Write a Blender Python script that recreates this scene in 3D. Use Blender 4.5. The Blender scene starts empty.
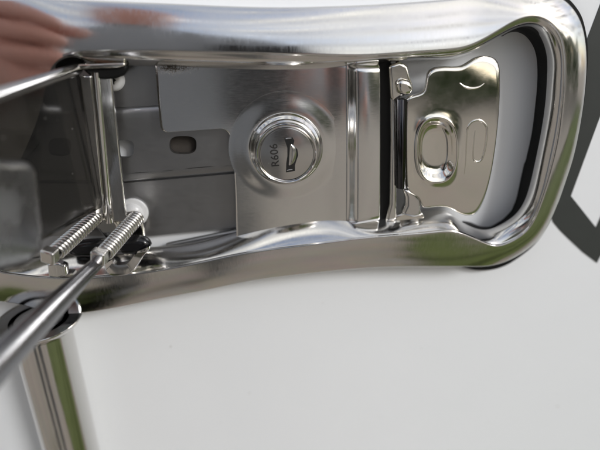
import bpy, bmesh, math, random
from mathutils import Vector, Matrix
random.seed(7)
S = bpy.context.scene
COL = S.collection
MM = 0.001

# ------------------------------------------------------------------ camera
F = 520.0                                   # focal length in photo pixels (600 x 450)
PITCH = math.atan(238 / F)
YAW = math.radians(4.0)
fwd = Vector((math.sin(YAW) * math.cos(PITCH), math.cos(YAW) * math.cos(PITCH), -math.sin(PITCH)))
right = Vector((math.cos(YAW), -math.sin(YAW), 0))
up = right.cross(fwd)
HZ = 1.15                                   # height of the lock above the ground

def ray(px, py):
    return (fwd + right * ((px - 300) / F) + up * ((225 - py) / F))

CAM = Vector((0, -0.011, HZ)) - ray(283.5, 147).normalized() * 0.228
cd = bpy.data.cameras.new('camera')
cam = bpy.data.objects.new('camera', cd); COL.objects.link(cam)
M = Matrix((right, up, -fwd)).transposed().to_4x4(); M.translation = CAM
cam.matrix_world = M
cd.sensor_width = 36; cd.lens = 36 * F / 600
cd.clip_start = 0.005; cd.clip_end = 500
cd.dof.use_dof = True
cd.dof.focus_distance = 0.222
cd.dof.aperture_fstop = 4.5
S.camera = cam

# ------------------------------------------------------------------ sky and sun
SUN_EL, SUN_AZ = math.radians(31), math.radians(136)     # veiled sun, high in front of the wall and to the right
w = bpy.data.worlds.new('World'); S.world = w; w.use_nodes = True
nt = w.node_tree; nt.nodes.clear()
wo = nt.nodes.new('ShaderNodeOutputWorld'); bg = nt.nodes.new('ShaderNodeBackground')
sky = nt.nodes.new('ShaderNodeTexSky'); sky.sky_type = 'NISHITA'; sky.sun_disc = False
sky.sun_elevation = SUN_EL; sky.sun_rotation = SUN_AZ
sky.air_density = 1.0; sky.dust_density = 2.0
tc = nt.nodes.new('ShaderNodeTexCoord')
mp = nt.nodes.new('ShaderNodeMapping'); mp.inputs['Scale'].default_value = (1, 1, 6.5)
cn = nt.nodes.new('ShaderNodeTexNoise'); cn.inputs['Scale'].default_value = 2.6; cn.inputs['Detail'].default_value = 6
cr = nt.nodes.new('ShaderNodeValToRGB'); cr.color_ramp.elements[0].position = .44; cr.color_ramp.elements[1].position = .58; cr.color_ramp.elements[0].color = (.12, .12, .12, 1)
mx = nt.nodes.new('ShaderNodeMixRGB'); mx.inputs[2].default_value = (7.2, 7.1, 6.9, 1)
c2 = nt.nodes.new('ShaderNodeTexNoise'); c2.inputs['Scale'].default_value = 4.5; c2.inputs['Detail'].default_value = 5
r2 = nt.nodes.new('ShaderNodeValToRGB'); r2.color_ramp.elements[0].position = .38; r2.color_ramp.elements[1].position = .60
r2.color_ramp.elements[0].color = (.30, .31, .33, 1); r2.color_ramp.elements[1].color = (1, .985, .95, 1)
ml = nt.nodes.new('ShaderNodeMixRGB'); ml.blend_type = 'MULTIPLY'; ml.inputs[0].default_value = 1; ml.inputs[1].default_value = (8.6, 8.6, 8.5, 1)
nt.links.new(mp.outputs[0], c2.inputs['Vector']); nt.links.new(c2.outputs['Fac'], r2.inputs[0]); nt.links.new(r2.outputs[0], ml.inputs[2]); nt.links.new(ml.outputs[0], mx.inputs[2])
nt.links.new(tc.outputs['Generated'], mp.inputs['Vector']); nt.links.new(mp.outputs[0], cn.inputs['Vector'])
nt.links.new(cn.outputs['Fac'], cr.inputs[0]); nt.links.new(cr.outputs[0], mx.inputs[0])
nt.links.new(sky.outputs[0], mx.inputs[1]); nt.links.new(mx.outputs[0], bg.inputs[0])
bg.inputs[1].default_value = 0.12
nt.links.new(bg.outputs[0], wo.inputs[0])
sl = bpy.data.lights.new('sun', 'SUN'); sl.energy = 1.4; sl.angle = math.radians(14); sl.color = (.98, .99, 1)
so = bpy.data.objects.new('sun', sl); COL.objects.link(so)
sd = Vector((math.sin(SUN_AZ) * math.cos(SUN_EL), math.cos(SUN_AZ) * math.cos(SUN_EL), math.sin(SUN_EL)))
so.rotation_euler = sd.to_track_quat('Z', 'Y').to_euler(); so.location = (0, 0, 6)
S.view_settings.view_transform = 'Standard'; S.view_settings.look = 'None'
S.view_settings.gamma = 1; S.view_settings.use_curve_mapping = False
S.view_settings.exposure = 0.45
S.cycles.use_denoising = True
S.cycles.max_bounces = 12; S.cycles.glossy_bounces = 8
S.cycles.caustics_reflective = True; S.cycles.blur_glossy = 0.5
S.cycles.sample_clamp_indirect = 8

# ------------------------------------------------------------------ helpers
def P(px, py, z):
    """pixel + millimetres in front of the wall -> world point"""
    d = ray(px, py)
    t = (-z * MM - CAM.y) / d.y
    return CAM + d * t

def proj(p):
    v = p - CAM
    k = v.dot(fwd)
    return (300 + F * v.dot(right) / k, 225 - F * v.dot(up) / k)

def tag(o, label=None, cat=None, group=None, kind=None):
    if label: o['label'] = label
    if cat: o['category'] = cat
    if group: o['group'] = group
    if kind: o['kind'] = kind
    return o

def mesh(name, verts, faces, mat, parent=None, smooth=True, auto=None):
    me = bpy.data.meshes.new(name)
    me.from_pydata([tuple(v) for v in verts], [], faces)
    bm = bmesh.new(); bm.from_mesh(me)
    bmesh.ops.recalc_face_normals(bm, faces=bm.faces)
    if auto is not None:
        for e in bm.edges:
            if len(e.link_faces) == 2 and e.calc_face_angle(0) > math.radians(auto): e.smooth = False
    for f in bm.faces: f.smooth = smooth
    bm.to_mesh(me); bm.free()
    me.materials.append(mat)
    o = bpy.data.objects.new(name, me); COL.objects.link(o)
    if parent:
        o.parent = parent
        o.matrix_parent_inverse = parent.matrix_world.inverted()
    return o

def empty(name, loc):
    o = bpy.data.objects.new(name, None); COL.objects.link(o); o.location = loc
    o.empty_display_size = 0.01
    bpy.context.view_layer.update()
    return o

def spline(pts, n, closed=False):
    """Catmull-Rom through tuples of any length, n samples per span"""
    out = []; N = len(pts); spans = N if closed else N - 1
    g = (lambda i: pts[i % N]) if closed else (lambda i: pts[max(0, min(N - 1, i))])
    for i in range(spans):
        a, b, c, d = g(i - 1), g(i), g(i + 1), g(i + 2)
        for k in range(n):
            t = k / n
            out.append(tuple(.5 * (2 * b[j] + (c[j] - a[j]) * t + (2 * a[j] - 5 * b[j] + 4 * c[j] - d[j]) * t * t
                             + (3 * b[j] - a[j] - 3 * c[j] + d[j]) * t ** 3) for j in range(len(b))))
    if not closed: out.append(tuple(pts[-1]))
    return out

def gsmooth(pts, k, closed=True):
    N = len(pts)
    for _ in range(k):
        if closed:
            pts = [tuple((pts[i - 1][j] + 2 * pts[i][j] + pts[(i + 1) % N][j]) / 4 for j in range(len(pts[0]))) for i in range(N)]
        else:
            pts = [pts[0]] + [tuple((pts[i - 1][j] + 2 * pts[i][j] + pts[i + 1][j]) / 4 for j in range(len(pts[0]))) for i in range(1, N - 1)] + [pts[-1]]
    return pts

def resample(pts, n, closed=False):
    P2 = list(pts) + ([pts[0]] if closed else [])
    L = [0]
    for a, b in zip(P2, P2[1:]): L.append(L[-1] + math.dist(a, b))
    m = n if closed else n - 1
    out = []; j = 0
    for i in range(n):
        s = L[-1] * i / m
        while j < len(L) - 2 and L[j + 1] < s: j += 1
        t = (s - L[j]) / max(1e-9, L[j + 1] - L[j])
        out.append(tuple(P2[j][q] + (P2[j + 1][q] - P2[j][q]) * t for q in range(len(P2[0]))))
    return out

def tube(name, path, r, mat, parent=None, seg=12, cap=True):
    """r a number or a list; path of Vectors"""
    path = [Vector(p) for p in path]; n = len(path)
    V, Fc = [], []
    prev = None
    for i, p in enumerate(path):
        t = (path[min(i + 1, n - 1)] - path[max(i - 1, 0)]).normalized()
        if prev is None:
            a = t.orthogonal().normalized()
        else:
            a = (prev - t * prev.dot(t)).normalized()
        prev = a; b = t.cross(a)
        rr = r[i] if isinstance(r, (list, tuple)) else r
        for k in range(seg):
            th = 2 * math.pi * k / seg
            V.append(p + (a * math.cos(th) + b * math.sin(th)) * rr)
    for i in range(n - 1):
        for k in range(seg):
            k2 = (k + 1) % seg
            Fc.append((i * seg + k, i * seg + k2, (i + 1) * seg + k2, (i + 1) * seg + k))
    if cap:
        Fc.append(tuple(range(seg))); Fc.append(tuple((n - 1) * seg + k for k in range(seg)))
    return mesh(name, V, Fc, mat, parent, auto=50)

def lathe(name, origin, axis, prof, mat, parent=None, seg=96, auto=35):
    """prof: list of (radius, height along axis), metres"""
    axis = Vector(axis).normalized(); a = axis.orthogonal().normalized(); b = axis.cross(a)
    V, Fc = [], []
    for r, h in prof:
        for k in range(seg):
            th = 2 * math.pi * k / seg
            V.append(Vector(origin) + axis * h + (a * math.cos(th) + b * math.sin(th)) * max(r, 1e-6))
    for i in range(len(prof) - 1):
        for k in range(seg):
            k2 = (k + 1) % seg
            Fc.append((i * seg + k, i * seg + k2, (i + 1) * seg + k2, (i + 1) * seg + k))
    if prof[-1][0] > 1e-5: Fc.append(tuple((len(prof) - 1) * seg + k for k in range(seg)))
    if prof[0][0] > 1e-5: Fc.append(tuple(range(seg)))
    return mesh(name, V, Fc, mat, parent, auto=auto)

def slab(name, outline, z0, z1, mat, parent=None, bevel=0.0004, seg=3, unproj_z=None, auto=40):
    """outline of pixels read at depth z1 (front), extruded back to z0; depths in mm"""
    pts = [P(x, y, z1 if unproj_z is None else unproj_z) for x, y in outline]
    n = len(pts)
    V = [Vector((p.x, -z1 * MM, p.z)) for p in pts] + [Vector((p.x, -z0 * MM, p.z)) for p in pts]
    Fc = [tuple(range(n)), tuple(reversed(range(n, 2 * n)))]
    for i in range(n):
        j = (i + 1) % n; Fc.append((i, i + n, j + n, j))
    o = mesh(name, V, Fc, mat, parent, auto=auto)
    if bevel:
        m = o.modifiers.new('bevel', 'BEVEL'); m.width = bevel; m.segments = seg; m.limit_method = 'ANGLE'; m.angle_limit = math.radians(50)
        m.harden_normals = False
    return o

def box(name, c, sx, sy, sz, mat, parent=None, rot=None, bevel=0.0005):
    V = [Vector((x * sx / 2, y * sy / 2, z * sz / 2)) for x in (-1, 1) for y in (-1, 1) for z in (-1, 1)]
    if rot: V = [rot @ v for v in V]
    V = [v + Vector(c) for v in V]
    o = mesh(name, V, [(0, 1, 3, 2), (4, 6, 7, 5), (0, 4, 5, 1), (2, 3, 7, 6), (0, 2, 6, 4), (1, 5, 7, 3)], mat, parent, auto=40)
    if bevel:
        m = o.modifiers.new('bevel', 'BEVEL'); m.width = bevel; m.segments = 3
    return o

# ------------------------------------------------------------------ materials
def newmat(name):
    m = bpy.data.materials.new(name); m.use_nodes = True
    n = m.node_tree; b = n.nodes['Principled BSDF']
    return m, n, b

def metal(name, col, rough, bump=0.0, scale=(1, 1, 1), nscale=900, rvar=0.08, aniso=0.0, smudge=0.0):
    m, n, b = newmat(name)
    b.inputs['Base Color'].default_value = (*col, 1); b.inputs['Metallic'].default_value = 1
    tc = n.nodes.new('ShaderNodeTexCoord'); mp = n.nodes.new('ShaderNodeMapping'); mp.inputs['Scale'].default_value = scale
    n.links.new(tc.outputs['Object'], mp.inputs['Vector'])
    nz = n.nodes.new('ShaderNodeTexNoise'); nz.inputs['Scale'].default_value = nscale; nz.inputs['Detail'].default_value = 5
    n.links.new(mp.outputs[0], nz.inputs['Vector'])
    n2 = n.nodes.new('ShaderNodeTexNoise'); n2.inputs['Scale'].default_value = 60; n2.inputs['Detail'].default_value = 8
    n2.inputs['Roughness'].default_value = .7
    n.links.new(tc.outputs['Object'], n2.inputs['Vector'])
    mr = n.nodes.new('ShaderNodeMapRange'); mr.inputs[1].default_value = .35; mr.inputs[2].default_value = .75
    mr.inputs[3].default_value = rough; mr.inputs[4].default_value = rough + rvar
    ad = n.nodes.new('ShaderNodeMath'); ad.operation = 'MULTIPLY_ADD'; ad.inputs[1].default_value = .6
    n.links.new(n2.outputs['Fac'], ad.inputs[0])
    m4 = n.nodes.new('ShaderNodeMath'); m4.operation = 'MULTIPLY'; m4.inputs[1].default_value = .4
    n.links.new(nz.outputs['Fac'], m4.inputs[0]); n.links.new(m4.outputs[0], ad.inputs[2])
    n.links.new(ad.outputs[0], mr.inputs[0]); n.links.new(mr.outputs[0], b.inputs['Roughness'])
    if bump:
        bp = n.nodes.new('ShaderNodeBump'); bp.inputs['Strength'].default_value = bump; bp.inputs['Distance'].default_value = 0.0002
        n.links.new(nz.outputs['Fac'], bp.inputs['Height']); n.links.new(bp.outputs[0], b.inputs['Normal'])
    return m

def plain(name, col, rough, spec=.5, bump=0, nscale=400, coat=0, dist=.0003, var=.18):
    m, n, b = newmat(name)
    b.inputs['Base Color'].default_value = (*col, 1); b.inputs['Roughness'].default_value = rough
    b.inputs['Specular IOR Level'].default_value = spec
    b.inputs['Coat Weight'].default_value = coat; b.inputs['Coat Roughness'].default_value = .08
    tc = n.nodes.new('ShaderNodeTexCoord')
    nz = n.nodes.new('ShaderNodeTexNoise'); nz.inputs['Scale'].default_value = nscale; nz.inputs['Detail'].default_value = 6
    n.links.new(tc.outputs['Object'], nz.inputs['Vector'])
    hs = n.nodes.new('ShaderNodeMixRGB'); hs.blend_type = 'MULTIPLY'; hs.inputs[0].default_value = var
    hs.inputs[1].default_value = (*col, 1); n.links.new(nz.outputs['Fac'], hs.inputs[2]); n.links.new(hs.outputs[0], b.inputs['Base Color'])
    if bump:
        bp = n.nodes.new('ShaderNodeBump'); bp.inputs['Strength'].default_value = bump; bp.inputs['Distance'].default_value = dist
        n.links.new(nz.outputs['Fac'], bp.inputs['Height']); n.links.new(bp.outputs[0], b.inputs['Normal'])
    return m

CHROME = metal('polished_steel', (.70, .69, .675), .05, bump=.03, scale=(1.6, 1, .12), nscale=1400, rvar=.19)
SATIN = metal('satin_steel', (.62, .61, .60), .17, bump=.05, scale=(.12, 1, 1), nscale=2600, rvar=.14)
PRESSED = metal('pressed_steel', (.80, .775, .72), .07, bump=.05, scale=(1, 1, 1), nscale=420, rvar=.10)
def scuffed():
    m = metal('satin_lock_steel', (.80, .795, .785), .11, bump=.045, scale=(.12, 1, 1), nscale=2600, rvar=.13)
    n = m.node_tree; b = n.nodes['Principled BSDF']
    tc = n.nodes.new('ShaderNodeTexCoord')
    c = P(172, 68, 11.6)
    mp = n.nodes.new('ShaderNodeMapping'); mp.inputs['Location'].default_value = (-c.x * 45, 0, -c.z * 190); mp.inputs['Scale'].default_value = (45, 0, 190)
    n.links.new(tc.outputs['Object'], mp.inputs['Vector'])
    g = n.nodes.new('ShaderNodeTexGradient'); g.gradient_type = 'SPHERICAL'; n.links.new(mp.outputs[0], g.inputs[0])
    nz = n.nodes.new('ShaderNodeTexNoise'); nz.inputs['Scale'].default_value = 1500; nz.inputs['Detail'].default_value = 4; nz.inputs['Distortion'].default_value = 1.5
    n.links.new(tc.outputs['Object'], nz.inputs['Vector'])
    ad = n.nodes.new('ShaderNodeMath'); ad.operation = 'MULTIPLY_ADD'; ad.inputs[1].default_value = .62
    n.links.new(g.outputs['Fac'], ad.inputs[0]); n.links.new(nz.outputs['Fac'], ad.inputs[2])
    mr = n.nodes.new('ShaderNodeMapRange'); mr.inputs[1].default_value = .90; mr.inputs[2].default_value = 1.06
    n.links.new(ad.outputs[0], mr.inputs[0])
    cm = n.nodes.new('ShaderNodeMixRGB'); cm.inputs[1].default_value = (.80, .795, .785, 1); cm.inputs[2].default_value = (.06, .05, .04, 1)
    n.links.new(mr.outputs[0], cm.inputs[0]); n.links.new(cm.outputs[0], b.inputs['Base Color'])
    iv = n.nodes.new('ShaderNodeMath'); iv.operation = 'SUBTRACT'; iv.inputs[0].default_value = 1; n.links.new(mr.outputs[0], iv.inputs[1]); n.links.new(iv.outputs[0], b.inputs['Metallic'])
    return m
LOCKSTEEL = scuffed()
ALU = metal('grey_zinc_plate', (.38, .38, .385), .30, bump=.05, scale=(.2, 1, 1), nscale=900, rvar=.12)
ARMSTEEL = metal('dull_dark_arm', (.24, .24, .25), .22, nscale=500)
BLACKSTEEL = metal('black_steel', (.07, .07, .075), .12, nscale=500)
DARKSTEEL = metal('dark_polished_flap', (.36, .36, .37), .16, bump=.03, nscale=500, rvar=.14)
SPRING = metal('spring_wire', (.68, .665, .64), .18, bump=.02, nscale=900, rvar=.1)
RUBBER_AND_SHADE = plain('rubber_and_shade_black', (.006, .006, .006), .55, spec=.2, bump=.1, nscale=300)  # rubber parts, and the painted shade of the gap and recess
GLOSSBLACK = plain('glossy_black_plastic', (.006, .006, .007), .16, spec=.5)
SLOT = plain('keyway_black', (.008, .008, .008), .5)
INK = plain('engraved_ink', (.012, .011, .010), .6)
WHITEPL = plain('white_zinc_screw', (.62, .62, .62), .30, spec=.5)
PAD = metal('dull_steel_pad', (.30, .305, .31), .22, bump=.05, nscale=60, rvar=.2)
def smoke_mat():
    m, n, b = newmat('smoked_plastic')
    b.inputs['Base Color'].default_value = (.012, .012, .012, 1); b.inputs['Roughness'].default_value = .12
    tr = n.nodes.new('ShaderNodeBsdfTransparent'); tr.inputs[0].default_value = (.62, .61, .58, 1)
    mxs = n.nodes.new('ShaderNodeMixShader'); mxs.inputs[0].default_value = .55
    out = n.nodes['Material Output']
    tc = n.nodes.new('ShaderNodeTexCoord'); v = n.nodes.new('ShaderNodeTexVoronoi'); v.inputs['Scale'].default_value = 170
    n.links.new(tc.outputs['Object'], v.inputs['Vector'])
    lt = n.nodes.new('ShaderNodeMath'); lt.operation = 'LESS_THAN'; lt.inputs[1].default_value = .045; n.links.new(v.outputs['Distance'], lt.inputs[0])
    cm = n.nodes.new('ShaderNodeMixRGB'); cm.inputs[1].default_value = (.012, .012, .012, 1); cm.inputs[2].default_value = (.35, .34, .32, 1)
    n.links.new(lt.outputs[0], cm.inputs[0]); n.links.new(cm.outputs[0], b.inputs['Base Color'])
    n.links.new(tr.outputs[0], mxs.inputs[1]); n.links.new(b.outputs[0], mxs.inputs[2]); n.links.new(mxs.outputs[0], out.inputs[0])
    return m
SMOKE = smoke_mat()
PAINT = plain('white_gelcoat', (.785, .80, .815), .35, spec=.5, nscale=30, coat=.3, var=.03)
def dusty(m, amount=.62):
    n = m.node_tree; b = n.nodes['Principled BSDF']
    src = b.inputs['Base Color'].links[0].from_socket
    tc = n.nodes.new('ShaderNodeTexCoord')
    v = n.nodes.new('ShaderNodeTexVoronoi'); v.inputs['Scale'].default_value = 95; n.links.new(tc.outputs['Object'], v.inputs['Vector'])
    nz = n.nodes.new('ShaderNodeTexNoise'); nz.inputs['Scale'].default_value = 23; nz.inputs['Detail'].default_value = 3; n.links.new(tc.outputs['Object'], nz.inputs['Vector'])
    th = n.nodes.new('ShaderNodeMapRange'); th.inputs[1].default_value = .50; th.inputs[2].default_value = .70; th.inputs[3].default_value = 0; th.inputs[4].default_value = .085
    n.links.new(nz.outputs['Fac'], th.inputs[0])
    lt = n.nodes.new('ShaderNodeMath'); lt.operation = 'LESS_THAN'; n.links.new(v.outputs['Distance'], lt.inputs[0]); n.links.new(th.outputs[0], lt.inputs[1])
    am = n.nodes.new('ShaderNodeMath'); am.operation = 'MULTIPLY'; am.inputs[1].default_value = amount; n.links.new(lt.outputs[0], am.inputs[0])
    cm = n.nodes.new('ShaderNodeMixRGB'); cm.inputs[2].default_value = (.32, .29, .25, 1); n.links.new(am.outputs[0], cm.inputs[0]); n.links.new(src, cm.inputs[1])
    n.links.new(cm.outputs[0], b.inputs['Base Color'])
    pz = n.nodes.new('ShaderNodeTexNoise'); pz.inputs['Scale'].default_value = 260; n.links.new(tc.outputs['Object'], pz.inputs['Vector'])
    bp = n.nodes.new('ShaderNodeBump'); bp.inputs['Strength'].default_value = .06; bp.inputs['Distance'].default_value = .0004
    n.links.new(pz.outputs['Fac'], bp.inputs['Height']); n.links.new(bp.outputs[0], b.inputs['Normal'])
dusty(PAINT)
DECAL = plain('dark_grey_vinyl', (.040, .044, .042), .40, nscale=200)

# ------------------------------------------------------------------ setting: wall, ground, lawn, hedge
V = []; Fc = []
wall = box('wall', (0.1, 0.025, 1.275), 5.2, 0.05, 2.35, PAINT, bevel=0.01)
tag(wall, 'glossy white painted vehicle wall behind the chrome handle', 'wall', kind='structure')

def ground_mat():
    m, n, b = newmat('beige_gravel')
    tc = n.nodes.new('ShaderNodeTexCoord'); v = n.nodes.new('ShaderNodeTexVoronoi'); v.inputs['Scale'].default_value = 45
    nz = n.nodes.new('ShaderNodeTexNoise'); nz.inputs['Scale'].default_value = 2.0; nz.inputs['Detail'].default_value = 8
    for q in (v, nz): n.links.new(tc.outputs['Object'], q.inputs['Vector'])
    r = n.nodes.new('ShaderNodeValToRGB'); r.color_ramp.elements[0].color = (.20, .168, .132, 1); r.color_ramp.elements[1].color = (.36, .305, .235, 1)
    n.links.new(nz.outputs['Fac'], r.inputs[0])
    mxx = n.nodes.new('ShaderNodeMixRGB'); mxx.blend_type = 'OVERLAY'; mxx.inputs[0].default_value = .25
    n.links.new(r.outputs[0], mxx.inputs[1]); n.links.new(v.outputs['Color'], mxx.inputs[2])
    hs = n.nodes.new('ShaderNodeHueSaturation'); hs.inputs['Saturation'].default_value = .8
    n.links.new(mxx.outputs[0], hs.inputs['Color']); n.links.new(hs.outputs[0], b.inputs['Base Color'])
    b.inputs['Roughness'].default_value = .9
    return m
def lawn_mat():
    m, n, b = newmat('lawn_grass')
    tc = n.nodes.new('ShaderNodeTexCoord')
    nz = n.nodes.new('ShaderNodeTexNoise'); nz.inputs['Scale'].default_value = 14; nz.inputs['Detail'].default_value = 12; nz.inputs['Roughness'].default_value = .75
    n.links.new(tc.outputs['Object'], nz.inputs['Vector'])
    r = n.nodes.new('ShaderNodeValToRGB'); r.color_ramp.elements[0].color = (.035, .052, .012, 1); r.color_ramp.elements[1].color = (.14, .165, .035, 1)
    n.links.new(nz.outputs['Fac'], r.inputs[0]); n.links.new(r.outputs[0], b.inputs['Base Color'])
    b.inputs['Roughness'].default_value = .9
    return m
GRAVEL, LAWN = ground_mat(), lawn_mat()
g = mesh('ground', [(-60, 30, 0), (60, 30, 0), (60, -80, 0), (-60, -80, 0)], [(0, 1, 2, 3)], GRAVEL, smooth=False)
tag(g, 'beige gravel ground mirrored in the polished steel', 'ground', kind='structure')
def lawn_sheet(edge, far):
    pts = resample(edge, 60)
    pts = [(x + random.uniform(-.05, .05), y + random.uniform(-.05, .05)) for x, y in pts]
    V = [(x, y, .02) for x, y in pts] + [(fx, fy, .02) for fx, fy in resample(far, 60)]
    n = len(pts)
    return V, [(i, i + 1, n + i + 1, n + i) for i in range(n - 1)]
V1, F1 = lawn_sheet([(.42, -.15), (.40, -.5), (.46, -.9), (.55, -1.3), (.85, -1.6), (1.6, -1.75)], [(9, -.1), (9, -.5), (9, -1), (9, -1.4), (8, -1.7), (6, -1.9)])
V2, F2 = lawn_sheet([(-.36, -.40), (-.34, -.6), (-.36, -.8), (-.45, -.95)], [(-1.0, -.2), (-1.0, -.4), (-.95, -.6), (-.75, -.85)])
lw = mesh('lawn', V1 + V2, F1 + [tuple(i + len(V1) for i in f) for f in F2], LAWN, smooth=False)
tag(lw, 'green lawn beside the gravel, mirrored in the polished steel', 'lawn', kind='structure')

def leaf_mat():
    m, n, b = newmat('hedge_leaf')
    oi = n.nodes.new('ShaderNodeTexCoord'); nz = n.nodes.new('ShaderNodeTexNoise'); nz.inputs['Scale'].default_value = 2.5
    n.links.new(oi.outputs['Object'], nz.inputs['Vector'])
    r = n.nodes.new('ShaderNodeValToRGB'); r.color_ramp.elements[0].color = (.025, .05, .012, 1); r.color_ramp.elements[1].color = (.09, .14, .03, 1)
    n.links.new(nz.outputs['Fac'], r.inputs[0]); n.links.new(r.outputs[0], b.inputs['Base Color']); b.inputs['Roughness'].default_value = .6
    return m
V, Fc = [], []
for i in range(11000):
    an = random.uniform(-1.35, 1.35); h = 1.9 + .4 * math.sin(an * 9) + .35 * math.sin(an * 23 + 1) + .7 * max(0, an)
    rd = 11 + random.uniform(-.5, .6)
    c = Vector((rd * math.sin(an), -rd * math.cos(an), random.uniform(0.02, 1) ** .8 * h))
    s = random.uniform(.10, .22)
    a = Vector((random.gauss(0, 1), random.gauss(0, 1), random.gauss(0, 1))).normalized(); b = a.orthogonal().normalized()
    k = len(V); V += [c + a * s, c + b * s * .6, c - a * s, c - b * s * .6]; Fc.append((k, k + 1, k + 2, k + 3))
hd = mesh('hedge', V, Fc, leaf_mat(), smooth=False)
tag(hd, 'far green hedge across the lawn, mirrored in the polished steel', 'hedge', kind='stuff')

# vinyl graphic on the wall
dec = slab('wall_decal', [(634, -85), (587, 40), (570, 90), (556, 140), (549, 180), (550, 212), (553, 222), (560, 230.5), (567, 237.5), (583, 252.5), (597, 263),
                          (650, 160), (700, 60), (670, 60), (596, 227.5), (571, 196), (600, 117), (672, -75)], 0.02, 0.25, DECAL, None, bevel=0)
tag(dec, 'dark grey angular vinyl graphic on white wall right of the handle', 'decal')

# ------------------------------------------------------------------ the handle
c0 = P(283, 147, 0)
H = empty('door_handle', (c0.x, 0, c0.z))
tag(H, 'polished steel grab handle with key lock, opened flap and pole, on white wall', 'handle')

ST = [  # outer silhouette, front inner edge, inner lip edge
 ((-150,130),(-20,225),(-12,226)), ((-135,50),(5,190),(12,194)), ((-90,5),(35,130),(42,134)), ((-40,-3),(45,90),(52,92)),
 ((10,-3),(49,70),(54,72)), ((40,-2),(60,57),(63,61)), ((72,0),(77,52.5),(78,57)), ((86,0),(86,51.5),(86,64)),
 ((130,2),(130,50.5),(130,65)), ((180,4),(180,51),(180,67)), ((230,6.5),(230,52),(230,69)), ((280,7.5),(280,54),(280,70)),
 ((310,7),(310,55),(310,69)), ((340,6),(340,56),(340,67)), ((370,5),(370,56),(370,64)), ((400,3),(400,54),(400,61)),
 ((430,1),(430,52),(432,60)), ((450,-1),(450,50.5),(452,59)), ((468,-3),(464,48.5),(466,55)), ((485,-6),(478,43),(480,48)),
 ((503,-10),(498,31),(500,36.5)), ((525,-12),(514,20.5),(513,29)), ((545,-9),(530,15.5),(526,25)), ((560,-3),(543,17.5),(537,27)),
 ((573,7),(554,25),(545,34)), ((582,23),(562,37),(551,47)), ((586,42),(565,52),(554,62)), ((587,65),(566,75),(553,82)),
 ((585,95),(564,100),(552,102)), ((580,128),(561,130),(548,130)), ((574,157),(556,155),(543,155)), ((566,181),(550,177),(538,178)),
 ((557,207),(542,202),(532,201)), ((546,231),(532,226),(523,217)), ((533,246),(520,237),(511,226)), ((515,258),(506,244.5),(499,232.5)),
 ((500,264),(494,246.5),(488,235)), ((485,267),(482,242),(476,232)), ((470,267),(466,235),(464,226)), ((450,267),(452,230.5),(455,217)),
 ((430,267),(437,231.5),(445,213.5)), ((410,267),(415,234),(420,216)), ((385,267.5),(388,236),(388,220)), ((360,269),(362,238.5),(362,220)),
 ((335,271),(335,242),(338,218)), ((300,275),(300,246.5),(300,222)), ((265,279),(265,250.5),(265,228.5)), ((235,284.5),(235,255),(237,236)),
 ((200,292),(200,263),(200,246)), ((165,298),(165,269.5),(165,251)), ((135,304.5),(135,274),(135,253)), ((110,309.5),(110,276),(110,254)),
 ((85,313.5),(85,278),(85,254)), ((58,315),(58,278.5),(58,255)), ((38,310),(38,277.5),(38,257)), ((20,304),(20,275.5),(20,258)),
 ((0,302),(2,273),(4,257)), ((-40,298),(-8,268),(-3,256)), ((-90,280),(-16,260),(-10,254)), ((-130,220),(-20,245),(-13,245))]
ZA, ZF, ZL = 15.4, 20.0, 11.0
def lipz(x):
    q = max(0, min(1, (x - 462) / 45)); return ZL + 5.0 * q * q * (3 - 2 * q)
raw = [(P(*a, ZA), P(*b, ZF), P(*c, lipz(c[0])), lipz(c[0])) for a, b, c in ST]
raw = [(a.x, a.z, b.x, b.z, c.x, c.z, q) for a, b, c, q in raw]
rail = gsmooth(spline(raw, 8, True), 26)

LOW_Z, RIGHT_X = P(300, 200, 20).z, P(485, 240, 20).x
def frame_section(s):
    A, B, C = Vector(s[0:2]), Vector(s[2:4]), Vector(s[4:6]); zl = s[6]
    out = []
    dAB = (B - A).normalized(); dBC = C - B; dn = dBC.normalized(); lip = dBC.length
    for q, z in ((.0022, .5), (.0014, 5), (.0009, 10), (.0003, ZA - 2.2), (.00005, ZA - 1.3), (0, ZA - .7), (.0001, ZA - .25)): out.append((A + dAB * q, z))
    for k in range(0, 25):
        u = k / 24
        if k == 0: u = .012
        out.append((A.lerp(B, u), ZA + (ZF - ZA) * (1 - (1 - .66 * u) ** 2.1) / (1 - .34 ** 2.1)))
    # a fine step, then the rounded lip falling inwards
    out.append((B + dn * .00012, ZF - .10)); out.append((B + dn * .00022, ZF - .35)); out.append((B + dn * .00032, ZF - .80)); out.append((B + dn * .00055, ZF - 1.0))
    z1 = ZF - 1.0
    def sst(v, a, b):
        q = max(0, min(1, (v - a) / (b - a))); return q * q * (3 - 2 * q)
    wl_ = sst(-B.y, -LOW_Z - .004, -LOW_Z + .010) * (1 - sst(B.x, RIGHT_X - .02, RIGHT_X + .01))
    for k in range(1, 17):
        t = k / 16
        out.append((B + dn * (.00055 + (lip - .00055) * t), z1 - (z1 - zl) * (wl_ * (.72 * t + .28 * t * t) + (1 - wl_) * (.30 * t + .70 * t ** 3))))
    out.append((C + dn * .0003, zl - .8)); out.append((C + dn * .0001, zl - 5))
    return out
V, Fc = [], []
sec = [frame_section(s) for s in rail]; ns = len(sec[0]); N = len(sec)
for q in sec:
    for p, z in q: V.append((p.x, -z * MM, p.y))
for i in range(N):
    j = (i + 1) % N
    for k in range(ns - 1): Fc.append((i * ns + k, i * ns + k + 1, j * ns + k + 1, j * ns + k))
frame = mesh('frame', V, Fc, CHROME, H, auto=70)
tag(frame, 'mirror polished steel surround with open loop end')

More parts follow.
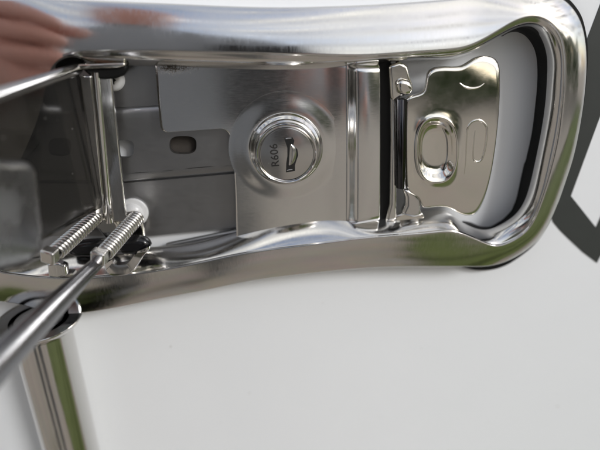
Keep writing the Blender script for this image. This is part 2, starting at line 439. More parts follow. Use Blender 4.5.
# black rubber gasket under the loop end
gk = [((503,34),(500,36)), ((511,29.5),(508,32)), ((523,25),(517,32)), ((535,26),(526,36.5)), ((545,34),(533,46)), ((551,47),(536.5,57)), ((554,62),(537.5,72)), ((553,82),(537,88)),
      ((552,102),(535,108)), ((548,130),(532,132)), ((543,155),(527.5,153)), ((538,178),(521.5,178)), ((532,201),(515,204)),
      ((523,217),(506,216.5)), ((511,226),(498,222.5)), ((499,232.5),(490,226.5)), ((488,235),(481,226.5)), ((476,232),(471,222.5)), ((466,227),(463,221))]
gin = spline([(*P(*a, lipz(a[0]) - .6).xz, *P(*b, .4).xz, lipz(a[0]) - .8) for a, b in gk], 6)
V, Fc = [], []
cx = sum(p[2] for p in gin) / len(gin); cz = sum(p[3] for p in gin) / len(gin)
for i, s in enumerate(gin):
    a, b = Vector(s[0:2]), Vector(s[2:4])
    wob = .0006 if 62 < i < 74 else 0
    o = (a - Vector((cx, cz))).normalized() * .004
    for p, z in ((a + o, s[4] + .1), (a, s[4]), (a.lerp(b, .25), s[4] * .76), (a.lerp(b, .5) + o * .18, s[4] * .62), (a.lerp(b, .55) + o * .18, s[4] * .5), (a.lerp(b, .62), s[4] * .42), (b - o * (wob / .004), 2.6), (b - o * (wob / .004), .3), (b + o * 2, .3)):
        V.append((p.x, -z * MM, p.y))
m_ = 9
for i in range(len(gin) - 1):
    for k in range(m_ - 1): Fc.append((i * m_ + k, i * m_ + k + 1, (i + 1) * m_ + k + 1, (i + 1) * m_ + k))
tag(mesh('gasket', V, Fc, RUBBER_AND_SHADE, H, auto=40), 'black rubber lining inside the loop')
og = [(540,-16),(556,-10),(567,-3),(575,5),(582,16),(586,30),(588,45),(588,65),(585.5,95),(580,128),(573,157),(565,181),(556,207),(545,231),(532,247.5),(515,260.5),(503,267),(490,270.5),(476,270.5),(463,267.5),(452,262)]
ogs = spline([tuple(P(*p, 4).xz) for p in og], 5)
V, Fc = [], []
for i, s in enumerate(ogs):
    a = Vector(s); o = (Vector((cx, cz)) - a).normalized()
    for q, z in ((0, .3), (0, 3.6), (.0004, 4.2), (.010, 4.4)):
        p = a + o * q; V.append((p.x, -z * MM, p.y))
for i in range(len(ogs) - 1):
    for k in range(3): Fc.append((i * 4 + k, i * 4 + k + 1, (i + 1) * 4 + k + 1, (i + 1) * 4 + k))
mesh('outer_seal', V, Fc, RUBBER_AND_SHADE, H, auto=50)

# ---- zinc base plate with a raised middle band and two oblong holes
BX = (40, 244)
def lineU(x): return 112.5 - (x - 110) * .05
def lineL(x): return 182.5 - max(0, x - 120) * .085
ZU, ZM, ZB = 5.4, 6.5, 3.5
V, Fc = [], []
xs = list(range(BX[0], BX[1] + 1, 4)); cols = []
def strip(rows):
    """rows: functions x -> (py, z)"""
    base = len(V); r = len(rows)
    for x in xs:
        for f in rows:
            y, z = f(x); V.append(P(x, y, z))
    for i in range(len(xs) - 1):
        for k in range(r - 1): Fc.append((base + i * r + k, base + i * r + k + 1, base + (i + 1) * r + k + 1, base + (i + 1) * r + k))
strip([lambda x: (52, ZU), lambda x: (lineU(x) - 5.0, ZU), lambda x: (lineU(x) - 4.6, ZU - .25), lambda x: (lineU(x) - 4.0, ZU), lambda x: (lineU(x) - 2.5, ZU + .5), lambda x: (lineU(x) + .2, ZM - .2), lambda x: (lineU(x) + 2.4, ZM), lambda x: (lineU(x) + 8, ZM)])
strip([lambda x: (lineL(x) - 8, ZM), lambda x: (lineL(x) - 3.0, ZM), lambda x: (lineL(x) - 1.2, ZM - .4), lambda x: (lineL(x) - .4, ZB - 1.2), lambda x: (lineL(x) + .6, ZB - 1.2), lambda x: (lineL(x) + 1.0, ZB), lambda x: (236 - max(0, x - 150) * .10, ZB)])
def holecell(x0, x1, hole):
    n = 48
    cxh, cyh, rx, ry = hole if hole else ((x0 + x1) / 2, 148, 2, 2)
    inner = []; outer = []
    for k in range(n):
        th = 2 * math.pi * k / n; c, s = math.cos(th), math.sin(th)
        # stadium
        e = 3.0
        rr = (abs(c) ** e + abs(s) ** e) ** (-1 / e)
        inner.append((cxh + rx * c * rr, cyh + ry * s * rr))
        t = 1e9
        yt, yb = lineU(cxh + 40 * c) + 8, lineL(cxh + 40 * c) - 8
        if c > 1e-6: t = min(t, (x1 - cxh) / c)
        if c < -1e-6: t = min(t, (x0 - cxh) / c)
        if s > 1e-6: t = min(t, (yb - cyh) / s)
        if s < -1e-6: t = min(t, (yt - cyh) / s)
        outer.append((cxh + c * t, cyh + s * t))
    for corner in ((x0, lineU(x0) + 8), (x1, lineU(x1) + 8), (x0, lineL(x0) - 8), (x1, lineL(x1) - 8)):
        k = min(range(n), key=lambda q: math.dist(outer[q], corner)); outer[k] = corner
    b = len(V)
    ip = [P(x, y, ZM) for x, y in inner]
    V.extend([P(x, y, ZM) for x, y in outer]); V.extend(ip)
    cc = sum(ip, Vector()) / n
    V.extend([cc + (p - cc) * .96 + Vector((0, .0005, 0)) for p in ip]); V.extend([cc + (p - cc) * .96 + Vector((0, .0022, 0)) for p in ip])
    for k in range(n):
        j = (k + 1) % n
        for q in range(3): Fc.append((b + q * n + k, b + q * n + j, b + (q + 1) * n + j, b + (q + 1) * n + k))
    if not hole: Fc.append(tuple(b + 3 * n + k for k in range(n)))
holecell(40, 88, (60, 147, 11.5, 9)); holecell(88, 152, (124, 149, 10, 9)); holecell(152, 244, (183, 145, 13.5, 9))
base = mesh('base_plate', V, Fc, ALU, H, auto=45)
tag(base, 'dull grey zinc plate with raised band and oblong holes')
HOLE_SHADE = plain('hole_shade_brown', (.045, .038, .032), .9, nscale=700, bump=.3)  # dark colour of slabs added behind the holes to stand for their shade
slab('hole_shade_slab', [(150, 118), (236, 118), (236, 172), (150, 172)], .4, 3.2, HOLE_SHADE, base, bevel=0)
slab('hole_shade_slab', [(42, 118), (86, 118), (86, 172), (42, 172)], .4, 3.2, HOLE_SHADE, base, bevel=0)
# turned out lower flange of the base plate
fl = spline([(166, 247), (168, 244.5), (185, 241), (200, 238), (220, 234), (238, 231)], 6)
V, Fc = [], []
for x, y in fl:
    V += [P(x, y - 2, 3.5), P(x, y, 5.0), P(x, y + 1.2, 5.2), P(x, y + 11, 5.2)]
for i in range(len(fl) - 1):
    for k in range(3): Fc.append((i * 4 + k, i * 4 + k + 1, (i + 1) * 4 + k + 1, (i + 1) * 4 + k))
mesh('lower_flange', V, Fc, ALU, base)

def screw(px, py, rpx, rot):
    c = P(px, py, 5); r = (P(px + rpx, py, 5) - c).length
    s = lathe('screw', (c.x, -.0036, c.z), (0, -1, 0), [(r, 0), (r, .0010), (r * .96, .0014), (r * .72, .0018), (r * .70, .0024), (r * .55, .0036), (r * .3, .0042), (0, .0043)], WHITEPL, base, seg=48)
    vs, fs = [], []
    for k in range(12):
        th = math.pi * 2 * k / 12 + rot; q = r * (.30 if k % 2 else .20)
        vs.append((c.x + q * math.cos(th), -.0081, c.z + q * math.sin(th)))
    for k in range(12): vs.append((vs[k][0], -.0074, vs[k][2]))
    fs.append(tuple(range(12))); fs += [(k, (k + 1) % 12, 12 + (k + 1) % 12, 12 + k) for k in range(12)]
    mesh('screw_socket', vs, fs, SLOT, s, smooth=False)
    return s
screw(133, 213, 15, .2); screw(113, 79, 17, .5)

# ---- lock plate with pressed ridge
ZP = 11.6
XR0 = 345
XR0 = 345
def sm(x, a, b):
    t = max(0, min(1, (x - a) / (b - a))); return t * t * (3 - 2 * t)
def ridge(x):
    crown = .5 * math.sin(math.pi * max(0, min(1, (x - 353) / 27)))
    return (4.6 + crown) * (.16 * sm(x, 322, 352) + .84 * sm(x, 346, 356)) * (1 - sm(x, 377.5, 381.5)) - 3.2 * sm(x, 377.5, 381.5)
def ybot(x): return 245 - max(0, x - 236) * .14
def plate_pt(x, y):
    p = P(x, y, ZP)
    edge = min(1, max(0, min(y - 61, ybot(x) - 4 - y)) / 6)
    h = ridge(x); h = h * edge ** .6 if h > 0 else h
    bow = 1.5 * (1 - ((y - 150) / 92) ** 2) - .35 * ((x - 270) / 110) ** 2
    p.y -= (h + bow - .6) * MM
    return p
left_hi = spline([(154.5, 60), (157, 90), (160.5, 124), (161.3, 127.5), (163.2, 130.3), (166.5, 131.8)], 8)
def xl_hi(y):
    for (xa, ya), (xb, yb) in zip(left_hi, left_hi[1:]):
        if ya <= y <= yb + 1e-9: return xa + (xb - xa) * (y - ya) / max(1e-9, yb - ya)
    return left_hi[-1][0]
left_lo = [(221, 128), (225.5, 129.3), (228.6, 132), (230.6, 136), (232.3, 145), (234.5, 165), (236, 200), (236.8, 247)]
def xl_lo(y):
    for (xa, ya), (xb, yb) in zip(left_lo, left_lo[1:]):
        if ya <= y <= yb: return xa + (xb - xa) * (y - ya) / (yb - ya)
    return left_lo[-1][0]
def yb_hi(x): return 131.8 - max(0, min(1, (x - 168) / 53)) * 3.8
V, Fc = [], []
def patch(rows):
    b = len(V); n = len(rows[0])
    for r in rows: V.extend(r)
    for i in range(len(rows) - 1):
        for k in range(n - 1): Fc.append((b + i * n + k, b + i * n + k + 1, b + (i + 1) * n + k + 1, b + (i + 1) * n + k))
ux = [k / 70 for k in range(71)]
rows = []
for i in range(49):
    v = 1 - (1 - i / 48) ** 1.6
    row = []
    for u in ux:
        y0 = 60 + 71.8 * v; xl = xl_hi(y0); x = xl + (345 - xl) * u
        row.append(plate_pt(x, 60 + (yb_hi(x) - 60) * v))
    rows.append(row)
patch(rows); edge_tab = [r[0] for r in rows] + [p for p in rows[-1] if p.x < P(222, 128, ZP).x]
rows = []
for i in range(61):
    v = (i / 60) ** 1.3; row = []
    for u in ux:
        y0 = 128 + 119 * v; xl = xl_lo(y0); x = xl + (345 - xl) * u
        row.append(plate_pt(x, 128 + (ybot(x) - 128) * v))
    rows.append(row)
patch(rows); edge_low = [r[0] for r in rows]
gx = [345 + i * .75 for i in range(50)]
patch([[plate_pt(x, 60 + (ybot(x) - 60) * k / 60) for x in gx] for k in range(61)])
# folded rim along the free edge
rim = edge_tab + edge_low
b = len(V)
for p in rim: V += [p.copy(), p + Vector((-.00015, .0003, -.0001)), p + Vector((-.0001, .0016, 0))]
for q in range(len(rim) - 1):
    a = b + 3 * q; Fc += [(a, a + 3, a + 4, a + 1), (a + 1, a + 4, a + 5, a + 2)]
lockplate = mesh('lock_plate', V, Fc, LOCKSTEEL, H, auto=60)
bmx = bmesh.new(); bmx.from_mesh(lockplate.data)
bmesh.ops.remove_doubles(bmx, verts=bmx.verts, dist=.00001); bmx.to_mesh(lockplate.data); bmx.free()
tag(lockplate, 'satin steel lock plate with pressed vertical ridge')

# ---- key lock
lc = P(283, 147, ZP); lc.y = plate_pt(283, 147).y + .0006
R0 = 15.0
prof = [(15.0, -1), (15.0, .3), (14.75, 1.0), (14.2, 1.9), (13.5, 2.7), (12.9, 3.1), (12.75, 3.3), (12.7, 4.0), (12.5, 6.8), (12.25, 7.7), (11.8, 8.25), (11.45, 8.3), (11.2, 8.1), (11.1, 7.2), (10.75, 7.0)]
prof = [(r * MM * 1.08, h * MM) for r, h in prof] + [(.010, .0070)]
lc = lc + Vector((.0012, -.0006, -.0006))
lock = lathe('key_lock', lc, (0, -1, 0), prof, CHROME, H, seg=128, auto=30)
tag(lock, 'round chrome key lock with stepped bezel')
lathe('raised_boss', Vector((lc.x, plate_pt(283, 147).y, lc.z)), (0, -1, 0), [(.0245 - .0085 * k / 14, -.00003 + .0009 * (.5 - .5 * math.cos(math.pi * k / 14))) for k in range(15)], LOCKSTEEL, lockplate, seg=128, auto=80)
face = lathe('lock_face', lc + Vector((.0000, 0, 0)), (0, -1, 0), [(.0113, .0066), (.0113, .0078), (.0111, .0081), (.0108, .0082), (0, .0082)], SATIN, lock, seg=96, auto=30)
YF = lc.y - .0082
def facept(u, v, d=0):      # u right, v up on the lock face, mm
    return Vector((lc.x + u * MM, YF - d * MM, lc.z + v * MM))
# keyway: dark recess with a half-round shutter
kw = [(-.9, 5.9), (1.0, 6.3), (1.5, 5.0), (1.2, 3.4), (2.2, 1.8), (2.4, -.4), (1.9, -2.6), (1.6, -4.2), (1.6, -6.3), (-.6, -6.8), (-.5, -3.4), (-.2, -.6), (-.2, 2.4)]
kw = [(u * 1.75, v * 1.16) for u, v in kw]
n = len(kw)
vs = [facept(u + .6, v, .05) for u, v in kw] + [facept(u + .6, v, -.1) for u, v in kw]
mesh('keyway', vs, [tuple(range(n))] + [(i, (i + 1) % n, n + (i + 1) % n, n + i) for i in range(n)], SLOT, lock, smooth=False)
vs, fs = [], []
nu, nv = 12, 16
for i in range(nv + 1):
    v = -4.7 + 9.0 * i / nv; tt = abs((v + .2) / 4.7); ww = 2.3 * math.sqrt(max(0.02, 1 - tt * tt))
    for k in range(nu + 1):
        u = .35 + 0.75 + (k / nu) * ww * 1.25; hh = .12 + .7 * math.sin(math.pi * min(1, k / nu)) * math.sqrt(max(0, 1 - tt * tt))
        vs.append(facept(u + .25 * (v / 4), v, hh))
for i in range(nv):
    for k in range(nu):
        a = i * (nu + 1) + k; fs.append((a, a + 1, a + nu + 2, a + nu + 1))
mesh('key_shutter', vs, fs, SATIN, lock)
# bright rim lines round the slot
for a, b in (((-.35, 6.7), (2.0, 6.9)), ((.0, -7.0), (2.3, -6.6))):
    tube('keyway_edge', [facept(*a, .08), facept((a[0] + b[0]) / 2, (a[1] + b[1]) / 2 + .1, .08), facept(*b, .08)], .0002, CHROME, lock, seg=8)
# engraved number, reads upward
cu = bpy.data.curves.new('number', 'FONT'); cu.body = 'R606'; cu.size = .0046; cu.align_x = 'CENTER'; cu.align_y = 'CENTER'; cu.extrude = .00004; cu.offset = .00005; cu.space_character = 1.05
to = bpy.data.objects.new('number_tmp', cu); COL.objects.link(to)
bpy.context.view_layer.update()
dg = bpy.context.evaluated_depsgraph_get()
me = bpy.data.meshes.new_from_object(to.evaluated_get(dg)); bpy.data.objects.remove(to)
# text plane: local x -> up on the face, local y -> left
tm = Matrix.Translation(facept(-5.0, -.3, .05)) @ Matrix((( -math.sin(math.radians(4)), -math.cos(math.radians(4)), 0, 0), (0, 0, -1, 0), (math.cos(math.radians(4)), -math.sin(math.radians(4)), 0, 0), (0, 0, 0, 1)))
me.transform(tm); me.materials.clear(); me.materials.append(INK)
num = bpy.data.objects.new('engraved_number', me); COL.objects.link(num); num.parent = lock; num.matrix_parent_inverse = lock.matrix_world.inverted()
tag(num, 'engraved key number R606 reading upward')

# ---- latch plate in the loop
ol = [(407, 101), (409, 97.5), (413, 96), (419, 94.5), (424.5, 91.5), (427, 86), (427.5, 78), (430, 72), (436, 68.5), (445, 67.3), (456, 67.4), (464, 66.5), (470, 63), (477, 58.8), (484, 56.8), (492, 57), (498, 60), (501, 66), (501.3, 74),
      (500.5, 95), (498.6, 120), (495.5, 148), (491.5, 174), (486.5, 195), (481.5, 208), (477, 214.5), (471, 217), (464, 216), (457, 212.5), (450, 208.8), (441, 207.5), (428, 209), (424, 209), (422, 206), (420.5, 200), (416, 196), (411, 193), (408, 189), (407, 180), (406.5, 150), (406.5, 125)]
ZLT = 15.5
ol = gsmooth(resample(spline(ol, 6, True), 360, True), 4)
dc = (436.5, 150)
n = 180; bound = []
angs = [2 * math.pi * k / n for k in range(n)]
import bisect
polar = sorted([(math.atan2(y - dc[1], x - dc[0]) % (2 * math.pi), math.hypot(x - dc[0], y - dc[1])) for x, y in ol])
pa = [p[0] for p in polar]
def radius(a):
    i = bisect.bisect(pa, a) % len(polar); p, q = polar[i - 1], polar[i]
    da = (q[0] - p[0]) % (2 * math.pi); t = ((a - p[0]) % (2 * math.pi)) / da if da > 1e-9 else 0
    return p[1] + (q[1] - p[1]) * t
V, Fc = [], []
def oval(a): 
    c, s = math.cos(a), math.sin(a); e = 2.5
    return (abs(c / 20.5) ** e + abs(s / 33.0) ** e) ** (-1 / e)
rings = []
for f in (0.02, .25, .45, .6, .7, .78, .85, .9, .94, .97, 1.0, 1.03, 1.07): rings.append(('d', f))
for f in (.15, .35, .6, .8, .9, .945, .965, .98, .99, 1.0): rings.append(('o', f))
rings += [('e', .35), ('e', 1.0), ('e', 1.9)]
for kind, f in rings:
    for a in angs:
        c, s = math.cos(a), math.sin(a); ro = oval(a); rb = radius(a)
        if kind == 'd':
            r = ro * f
            if f < .6: z = -3.0 + .5 * f
            elif f <= 1.0:
                t = (f - .6) / .4; z = -2.7 + 3.25 * (3 * t * t - 2 * t ** 3)
            else: z = .55 - (f - 1) / .07 * .35
        elif kind == 'o':
            r0 = ro * 1.07; r = r0 + (rb - r0) * f; z = .2 * max(0, 1 - f / .3)
            x, y = dc[0] + c * r, dc[1] + s * r
            bend = max(0, (x - 455) / 45) * max(0, (95 - y) / 38); z += -0.8 * min(1, bend) ** 1.5
            if f > .94: z -= .55 * ((f - .94) / .06) ** 2
        else:
            r = rb; x, y = dc[0] + c * r, dc[1] + s * r
            bend = max(0, (x - 455) / 45) * max(0, (95 - y) / 38); z = -.55 - f - 0.8 * min(1, bend) ** 1.5
        z += 1.3 * (1 - ((dc[1] + s * r - 140) / 80) ** 2) - 1.0
        p = P(dc[0] + c * r, dc[1] + s * r, ZLT); p.y = -(ZLT + z) * MM; V.append(p)
for i in range(len(rings) - 1):
    for k in range(n):
        j = (k + 1) % n; Fc.append((i * n + k, i * n + j, (i + 1) * n + j, (i + 1) * n + k))
Fc.append(tuple(range(n))); Fc.append(tuple((len(rings) - 1) * n + k for k in range(n)))
latch = mesh('latch_plate', V, Fc, PRESSED, H, auto=75)
tag(latch, 'polished pressed steel latch plate with oval dimple and embossed mark')
for pts in ([(464, 174), (465.5, 160), (466, 145), (467, 130), (471, 122.5), (477, 120), (483, 122), (486.5, 128), (486, 140), (484, 152), (481, 160), (476, 161.5), (473, 157), (473.5, 142), (475, 130)], [(459.5, 83), (465, 87), (472, 88.5), (479, 87), (484, 83.5)]):
    sp = spline(pts, 6); k = len(sp)
    pth = []
    for x, y in sp:
        bend = max(0, (x - 455) / 45) * max(0, (95 - y) / 38)
        pth.append(P(x, y, ZLT - 0.8 * min(1, bend) ** 1.5 - .12 + 1.3 * (1 - ((y - 140) / 80) ** 2) - 1.0))
    tube('embossed_mark', pth, [.00050 * math.sin(math.pi * (.08 + .84 * i / (k - 1))) + .0001 for i in range(k)], PRESSED, latch, seg=8)

# hinge roll and ears left of the latch plate
a, b = P(401.5, 99, 14), P(401.5, 187, 14)
b.x = a.x + (b.x - a.x)
tube('latch_roll', [a + Vector((0, 0, .0004)), a, b, b - Vector((0, 0, .0004))], [.0020, .0025, .0025, .0020], BLACKSTEEL, H, seg=24)
def lump(name, pts, z0, z1, mat, bev=.0012):
    return slab(name, pts, z0, z1, mat, H, bevel=bev, seg=4)
lump('upper_ear', [(389, 66), (400, 62), (408, 66), (410, 76), (413, 84), (414, 91), (409, 95), (401, 97), (396, 101), (391, 100)], 9.5, 13.5, PRESSED, .0019)
lump('upper_knuckle', [(396, 82), (403, 79), (410, 81), (414, 88), (412, 95), (404, 96), (398, 93)], 12, 16, PRESSED, .0017)
lump('lower_ear', [(403, 189), (410, 190), (417, 194), (421, 200), (421, 209), (423, 216), (414, 218), (406, 216), (402, 214), (406, 206), (406, 198)], 10, 15, CHROME, .0015)
lump('lower_tab', [(394, 217), (404, 213), (413, 214), (423, 213), (425, 218), (412, 222), (396, 223)], 9.5, 12.2, PRESSED, .0008)
lump('side_strip', [(390, 64), (396, 64), (398.5, 140), (397, 220), (386, 222), (390, 205), (391, 140)], 8, 12.4, CHROME, .0012)
lump('gap_shade_strip', [(379, 60), (391, 60), (392, 140), (391, 205), (387, 222), (381, 224), (379, 140)], 5, 9.0, RUBBER_AND_SHADE, .0006)  # black strip added as the shade of the open gap, no real seal

# ---- flap hinge: two leaves with a pin between them, vertical
def leaf(name, x0t, x1t, x0b, x1b, yt, yb, z, th, mat):
    return slab(name, [(x0t, yt), (x1t, yt), (x1b, yb), (x0b, yb)], z - th, z, mat, H, bevel=.0005)
hingeL = leaf('hinge_leaf', 79.5, 91, 95, 104.5, 76, 214, 16, 2.0, CHROME)
hingeR = leaf('hinge_leaf', 98.5, 111, 113, 127, 76, 222, 15, 2.0, CHROME)
tube('hinge_pin', [P(95.5, 72, 14.2), P(109.5, 222, 14.2)], .0019, CHROME, H, seg=24)
# black rubber stop and metal strip at the top of the hinge
lump('rubber_stop', [(82, 66), (127, 65), (127, 70), (123, 76), (115, 79), (105, 80), (95, 79), (88, 75), (83, 70)], 11, 15.5, RUBBER_AND_SHADE, .0015)
lump('hinge_clip', [(78, 64), (100, 63.5), (124, 62.5), (126, 65.5), (118, 68), (100, 68.5), (80, 70), (76, 68)], 13, 17, PRESSED, .0006)
lump('recess_shade', [(53, 72), (54, 66), (59, 60), (67, 56.5), (78, 55), (81, 60), (81, 72)], 5, 9, RUBBER_AND_SHADE, .001)  # black slab painting the shade inside the corner recess

# ---- opened flap: smoky sheet standing out from the wall
fd = ray(325, -13); fd.z = 0; fd = -fd.normalized()         # outward direction of the flap
side = Vector((0, 0, 1)).cross(fd)
if side.x < 0: side = -side
top0 = P(77, 69, 15)
def on_flap(px, py, off=0):
    d = ray(px, py); t = (top0 - CAM).dot(side) / d.dot(side)
    return CAM + d * t + side * off
LEN = .092
def flap_pt(sv): return top0 + fd * LEN * sv
low_in, low_out = on_flap(92, 212), on_flap(2, 262)
V, Fc = [], []
ns_, nt_ = 24, 24
for i in range(ns_ + 1):
    sv = i / ns_
    p0 = flap_pt(sv)
    f = (p0 - low_in).dot(fd) / (low_out - low_in).dot(fd)
    zb = low_in.z + (low_out.z - low_in.z) * f
    for k in range(nt_ + 1): V.append((p0.x, p0.y, p0.z + (zb - p0.z) * k / nt_))
for i in range(ns_):
    for k in range(nt_):
        a = i * (nt_ + 1) + k; Fc.append((a, a + nt_ + 1, a + nt_ + 2, a + 1))
flap = mesh('flap', V, Fc, SMOKE, H)
sm = flap.modifiers.new('solid', 'SOLIDIFY'); sm.thickness = .0012; sm.offset = 0
tag(flap, 'opened smoky dark flap standing out towards the viewer')
tube('upper_rim', [flap_pt(k / 10) for k in range(11)], .0022, DARKSTEEL, flap, seg=20)
rod0 = P(98, 262, 42)
ad_ = ray(373, -13); ad_.z = 0; ad_ = -ad_.normalized()
tube('flap_arm', [rod0 + ad_ * .006 * k for k in range(20)], [.0026 + .00026 * k for k in range(20)], ARMSTEEL, flap, seg=24)
V, Fc = [], []
outl = gsmooth(resample(spline([(-60, 162), (0, 160), (18, 160), (27, 165), (30, 185), (33, 215), (36, 238), (31, 255), (12, 264), (-60, 268)], 6, True), 80, True), 2)
cs = (sum(p[0] for p in outl) / 80, sum(p[1] for p in outl) / 80)
rr = [(1.0, .0002), (.98, .0016), (.92, .0030), (.8, .0036), (.4, .0032), (.02, .0030)]
for f, h in rr:
    for x, y in outl: V.append(on_flap(cs[0] + (x - cs[0]) * f, cs[1] + (y - cs[1]) * f, h + .0008))
for i in range(len(rr) - 1):
    for k in range(80): Fc.append((i * 80 + k, i * 80 + (k + 1) % 80, (i + 1) * 80 + (k + 1) % 80, (i + 1) * 80 + k))
Fc.append(tuple((len(rr) - 1) * 80 + k for k in range(80)))
mesh('flap_pad', V, Fc, PAD, flap)

# ---- two coil springs with hook blocks
def spring(p0, p1, rad, coils, wire):
    """p0 at the hinge, p1 towards the viewer"""
    ax = (p1 - p0); L = ax.length; t = ax.normalized(); a = t.orthogonal().normalized(); b = t.cross(a)
    pts = []
    for i in range(coils * 14 + 1):
        th = 2 * math.pi * i / 14; u = i / (coils * 14)
        pts.append(p0 + t * (L * u) + (a * math.cos(th) + b * math.sin(th)) * rad)
    s = tube('coil_spring', pts, wire, SPRING, H, seg=8)
    tube('spring_core', [p0 - t * .002, p1 + t * .001], rad * .55, RUBBER_AND_SHADE, s, seg=16)
    rot = Matrix((a, b, t)).transposed() @ Matrix.Rotation(.6, 3, 'Z')
    e = box('spring_hook', p1 + t * .0022 + Vector((-.0006, 0, .0003)), rad * 2.0, rad * 2.0, .0046, SPRING, s, rot, bevel=.0008)
    return s
sa = spring(P(97, 216, 12), P(55, 253, 42), .0029, 17, .00072)
sb = spring(P(137, 217, 12), P(104, 254, 42), .0029, 17, .00072)
tag(sa, 'coil spring beside the flap edge'); tag(sb, 'coil spring nearer the screw')
# spring anchors and rubber bumpers below the hinge
lump('spring_anchor', [(88, 207), (98, 206), (110, 214), (118, 224), (122, 238), (106, 240), (96, 228), (88, 218)], 9, 12, PRESSED, .0012)
lump('spring_anchor', [(120, 214), (134, 212), (142, 220), (145, 236), (140, 244), (124, 243), (116, 232)], 7, 10, PRESSED, .0012)
lump('rubber_bumper', [(116, 244), (124, 239), (138, 238.5), (148, 241), (150.5, 247), (147, 253), (136, 256), (122, 256), (115, 252)], 14, 20, GLOSSBLACK, .0026)
lump('rubber_bumper', [(66, 246), (84, 243), (102, 242), (112, 247), (110, 255), (96, 258), (76, 258), (64, 254)], 12, 18, GLOSSBLACK, .0024)
V, Fc = [], []
cl = spline([(150, 246), (149, 250), (143, 257), (138, 265), (131, 273), (120, 276), (111, 275.5), (106, 271), (104, 264)], 5)
for x, y in cl:
    p = P(x, y, 21.5); q = P(x * .55 + 122 * .45, y * .45 + 256 * .55, 21.0)
    V += [p + Vector((0, .003, 0)), p, p.lerp(q, .12) + Vector((0, -.0006, 0)), q, q + Vector((0, .003, 0))]
for i in range(len(cl) - 1):
    for k in range(4): Fc.append((i * 5 + k, i * 5 + k + 1, (i + 1) * 5 + k + 1, (i + 1) * 5 + k))
clip = mesh('spring_clip', V, Fc, CHROME, H, auto=60)
lump('spring_clip', [(47, 264), (58, 263), (66, 266), (67, 276), (58, 279), (48, 277)], 19, 23, CHROME, .001)

# ---- pole with its collar
ax = P(51, 366, 14.5)
RP = .0135
zc = P(58, 314, ZA).z - .0030
pole = tube('pole', [Vector((ax.x, ax.y, zc)), Vector((ax.x, ax.y, zc - .15)), Vector((ax.x, ax.y, zc - .40))], RP, CHROME, H, seg=64)
tag(pole, 'polished steel pole running down from the handle')
lathe('collar', (ax.x, ax.y, zc), (0, 0, 1), [(RP + .0002, -.0060), (.0158, -.0040), (.0180, -.0022), (.0192, -.0004), (.0193, .0003), (.0190, .0005), (.0180, -.0002), (.0150, -.0010)], CHROME, pole, seg=96, auto=60)
lathe('collar_lining', (ax.x, ax.y, zc), (0, 0, 1), [(.0183, .0000), (.0165, -.0004), (.0140, -.0005), (.0110, .0), (0, .001)], DARKSTEEL, pole, seg=64)

# ------------------------------------------------------------------ the photographer, out of frame, mirrored in the steel
ph_c = CAM - fwd * .011 - up * .045 + right * .0
PHONE = plain('phone_black', (.012, .012, .014), .25)
rot = Matrix((right, up, -fwd)).transposed()
phone = box('phone', ph_c, .074, .158, .008, PHONE, None, rot, bevel=.003)
tag(phone, 'black phone held before the handle, mirrored in the steel', 'phone')
J = {}; E = []
def jv(name, co, r, par=None):
    J[name] = (Vector(co), r, len(J))
    if par: E.append((J[par][2], J[name][2]))
jv('pelvis', (-.20, -.72, .92), .145)
jv('waist', (-.20, -.73, 1.06), .135, 'pelvis'); jv('chest', (-.20, -.70, 1.26), .155, 'waist'); jv('upchest', (-.20, -.67, 1.40), .13, 'chest')
jv('neck', (-.20, -.64, 1.49), .055, 'upchest'); jv('skull', (-.20, -.60, 1.58), .085, 'neck'); jv('crown', (-.20, -.60, 1.68), .075, 'skull')
for sx, nm in ((-1, 'l'), (1, 'r')):
    jv('hip' + nm, (-.20 + sx * .10, -.72, .86), .095, 'pelvis'); jv('knee' + nm, (-.20 + sx * .12, -.70, .48), .062, 'hip' + nm)
    jv('ankle' + nm, (-.20 + sx * .13, -.76, .10), .042, 'knee' + nm); jv('toe' + nm, (-.20 + sx * .15, -.60, .045), .036, 'ankle' + nm)
    jv('sh' + nm, (-.20 + sx * .19, -.66, 1.37), .062, 'upchest')
jv('ell', (-.38, -.42, 1.12), .045, 'shl'); jv('wrl', (-.205, -.190, 1.205), .030, 'ell'); jv('pml', (-.172, -.130, 1.212), .032, 'wrl'); jv('knl', (-.152, -.098, 1.212), .026, 'pml')
for q in range(4):
    z = 1.234 - q * .019
    k1 = 'f%da' % q; jv(k1, (-.142 + .002 * q, -.082, z), .0098, 'knl')
    jv('f%db' % q, (-.122, -.070 - .002 * q, z - .003), .0090, k1); jv('f%dc' % q, (-.108, -.084 - .002 * q, z - .006), .0080, 'f%db' % q)
jv('t1', (-.142, -.128, 1.236), .012, 'pml'); jv('t2', (-.118, -.112, 1.236), .0100, 't1'); jv('t3', (-.102, -.098, 1.226), .0088, 't2')
pc_r = ph_c + right * .050 - up * .035 - fwd * .012
jv('elr', (.13, -.52, 1.08), .045, 'shr'); jv('wrr', tuple(pc_r - fwd * .055 - up * .045 + right * .02), .030, 'elr'); jv('pmr', tuple(pc_r - fwd * .02), .028, 'wrr')
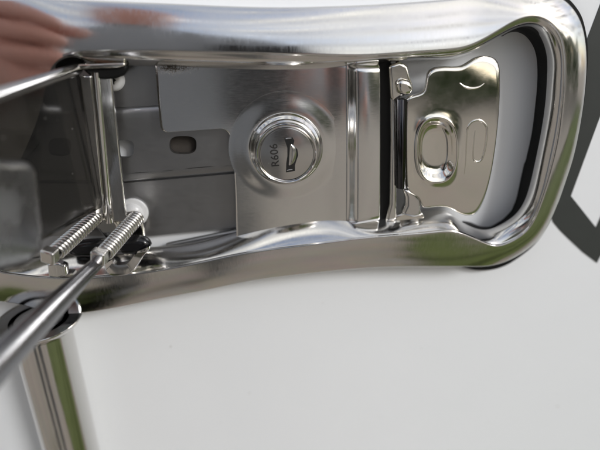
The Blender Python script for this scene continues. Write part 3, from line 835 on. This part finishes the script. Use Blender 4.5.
for q in range(4):
    b0 = pc_r + up * (.004 + .019 * q) - right * .004
    jv('r%da' % q, tuple(b0 - fwd * .010), .009, 'pmr'); jv('r%db' % q, tuple(b0 + right * -.002 + fwd * .014), .0083, 'r%da' % q)
    jv('r%dc' % q, tuple(b0 - right * .016 + fwd * .026 - fwd * .006), .0075, 'r%db' % q)
jv('rt1', tuple(pc_r - right * .018 + up * .02 - fwd * .026), .011, 'pmr'); jv('rt2', tuple(pc_r - right * .035 + up * .045 - fwd * .018), .0095, 'rt1')
names = list(J)
me = bpy.data.meshes.new('person'); me.from_pydata([tuple(J[k][0]) for k in names], E, [])
pt = bpy.data.objects.new('person_tmp', me); COL.objects.link(pt)
m = pt.modifiers.new('skin', 'SKIN'); m.use_smooth_shade = True
for i, k in enumerate(names):
    sv = me.skin_vertices[0].data[i]; sv.radius = (J[k][1], J[k][1]); sv.use_root = (k == 'pelvis')
m = pt.modifiers.new('sub', 'SUBSURF'); m.levels = 2; m.render_levels = 2
bpy.context.view_layer.update()
me2 = bpy.data.meshes.new_from_object(pt.evaluated_get(bpy.context.evaluated_depsgraph_get())); bpy.data.objects.remove(pt)
SKINM = plain('skin', (.50, .25, .20), .5, nscale=60); SHIRT = plain('grey_jacket', (.26, .27, .29), .9, nscale=25); TROUS = plain('dark_trousers', (.15, .145, .14), .9, nscale=25)
HAIR = plain('brown_hair', (.05, .03, .02), .6, nscale=200)
me2.materials.clear()
for q in (SHIRT, SKINM, TROUS, HAIR): me2.materials.append(q)
wl, wr = J['wrl'][0], J['wrr'][0]
for f in me2.polygons:
    c = f.center; f.use_smooth = True
    f.material_index = 1 if (c.y > -.26 or (c.y > -.36 and c.x < -.2) or (c - wl).length < .035 or (c - wr).length < .05) else 0
    if c.z < .93: f.material_index = 2
    if c.z > 1.50: f.material_index = 3 if (c.y < -.60 or c.z > 1.66) else 1
person = bpy.data.objects.new('person', me2); COL.objects.link(person)
tag(person, 'person in a grey jacket holding phone and flap, mirrored in the steel', 'person')
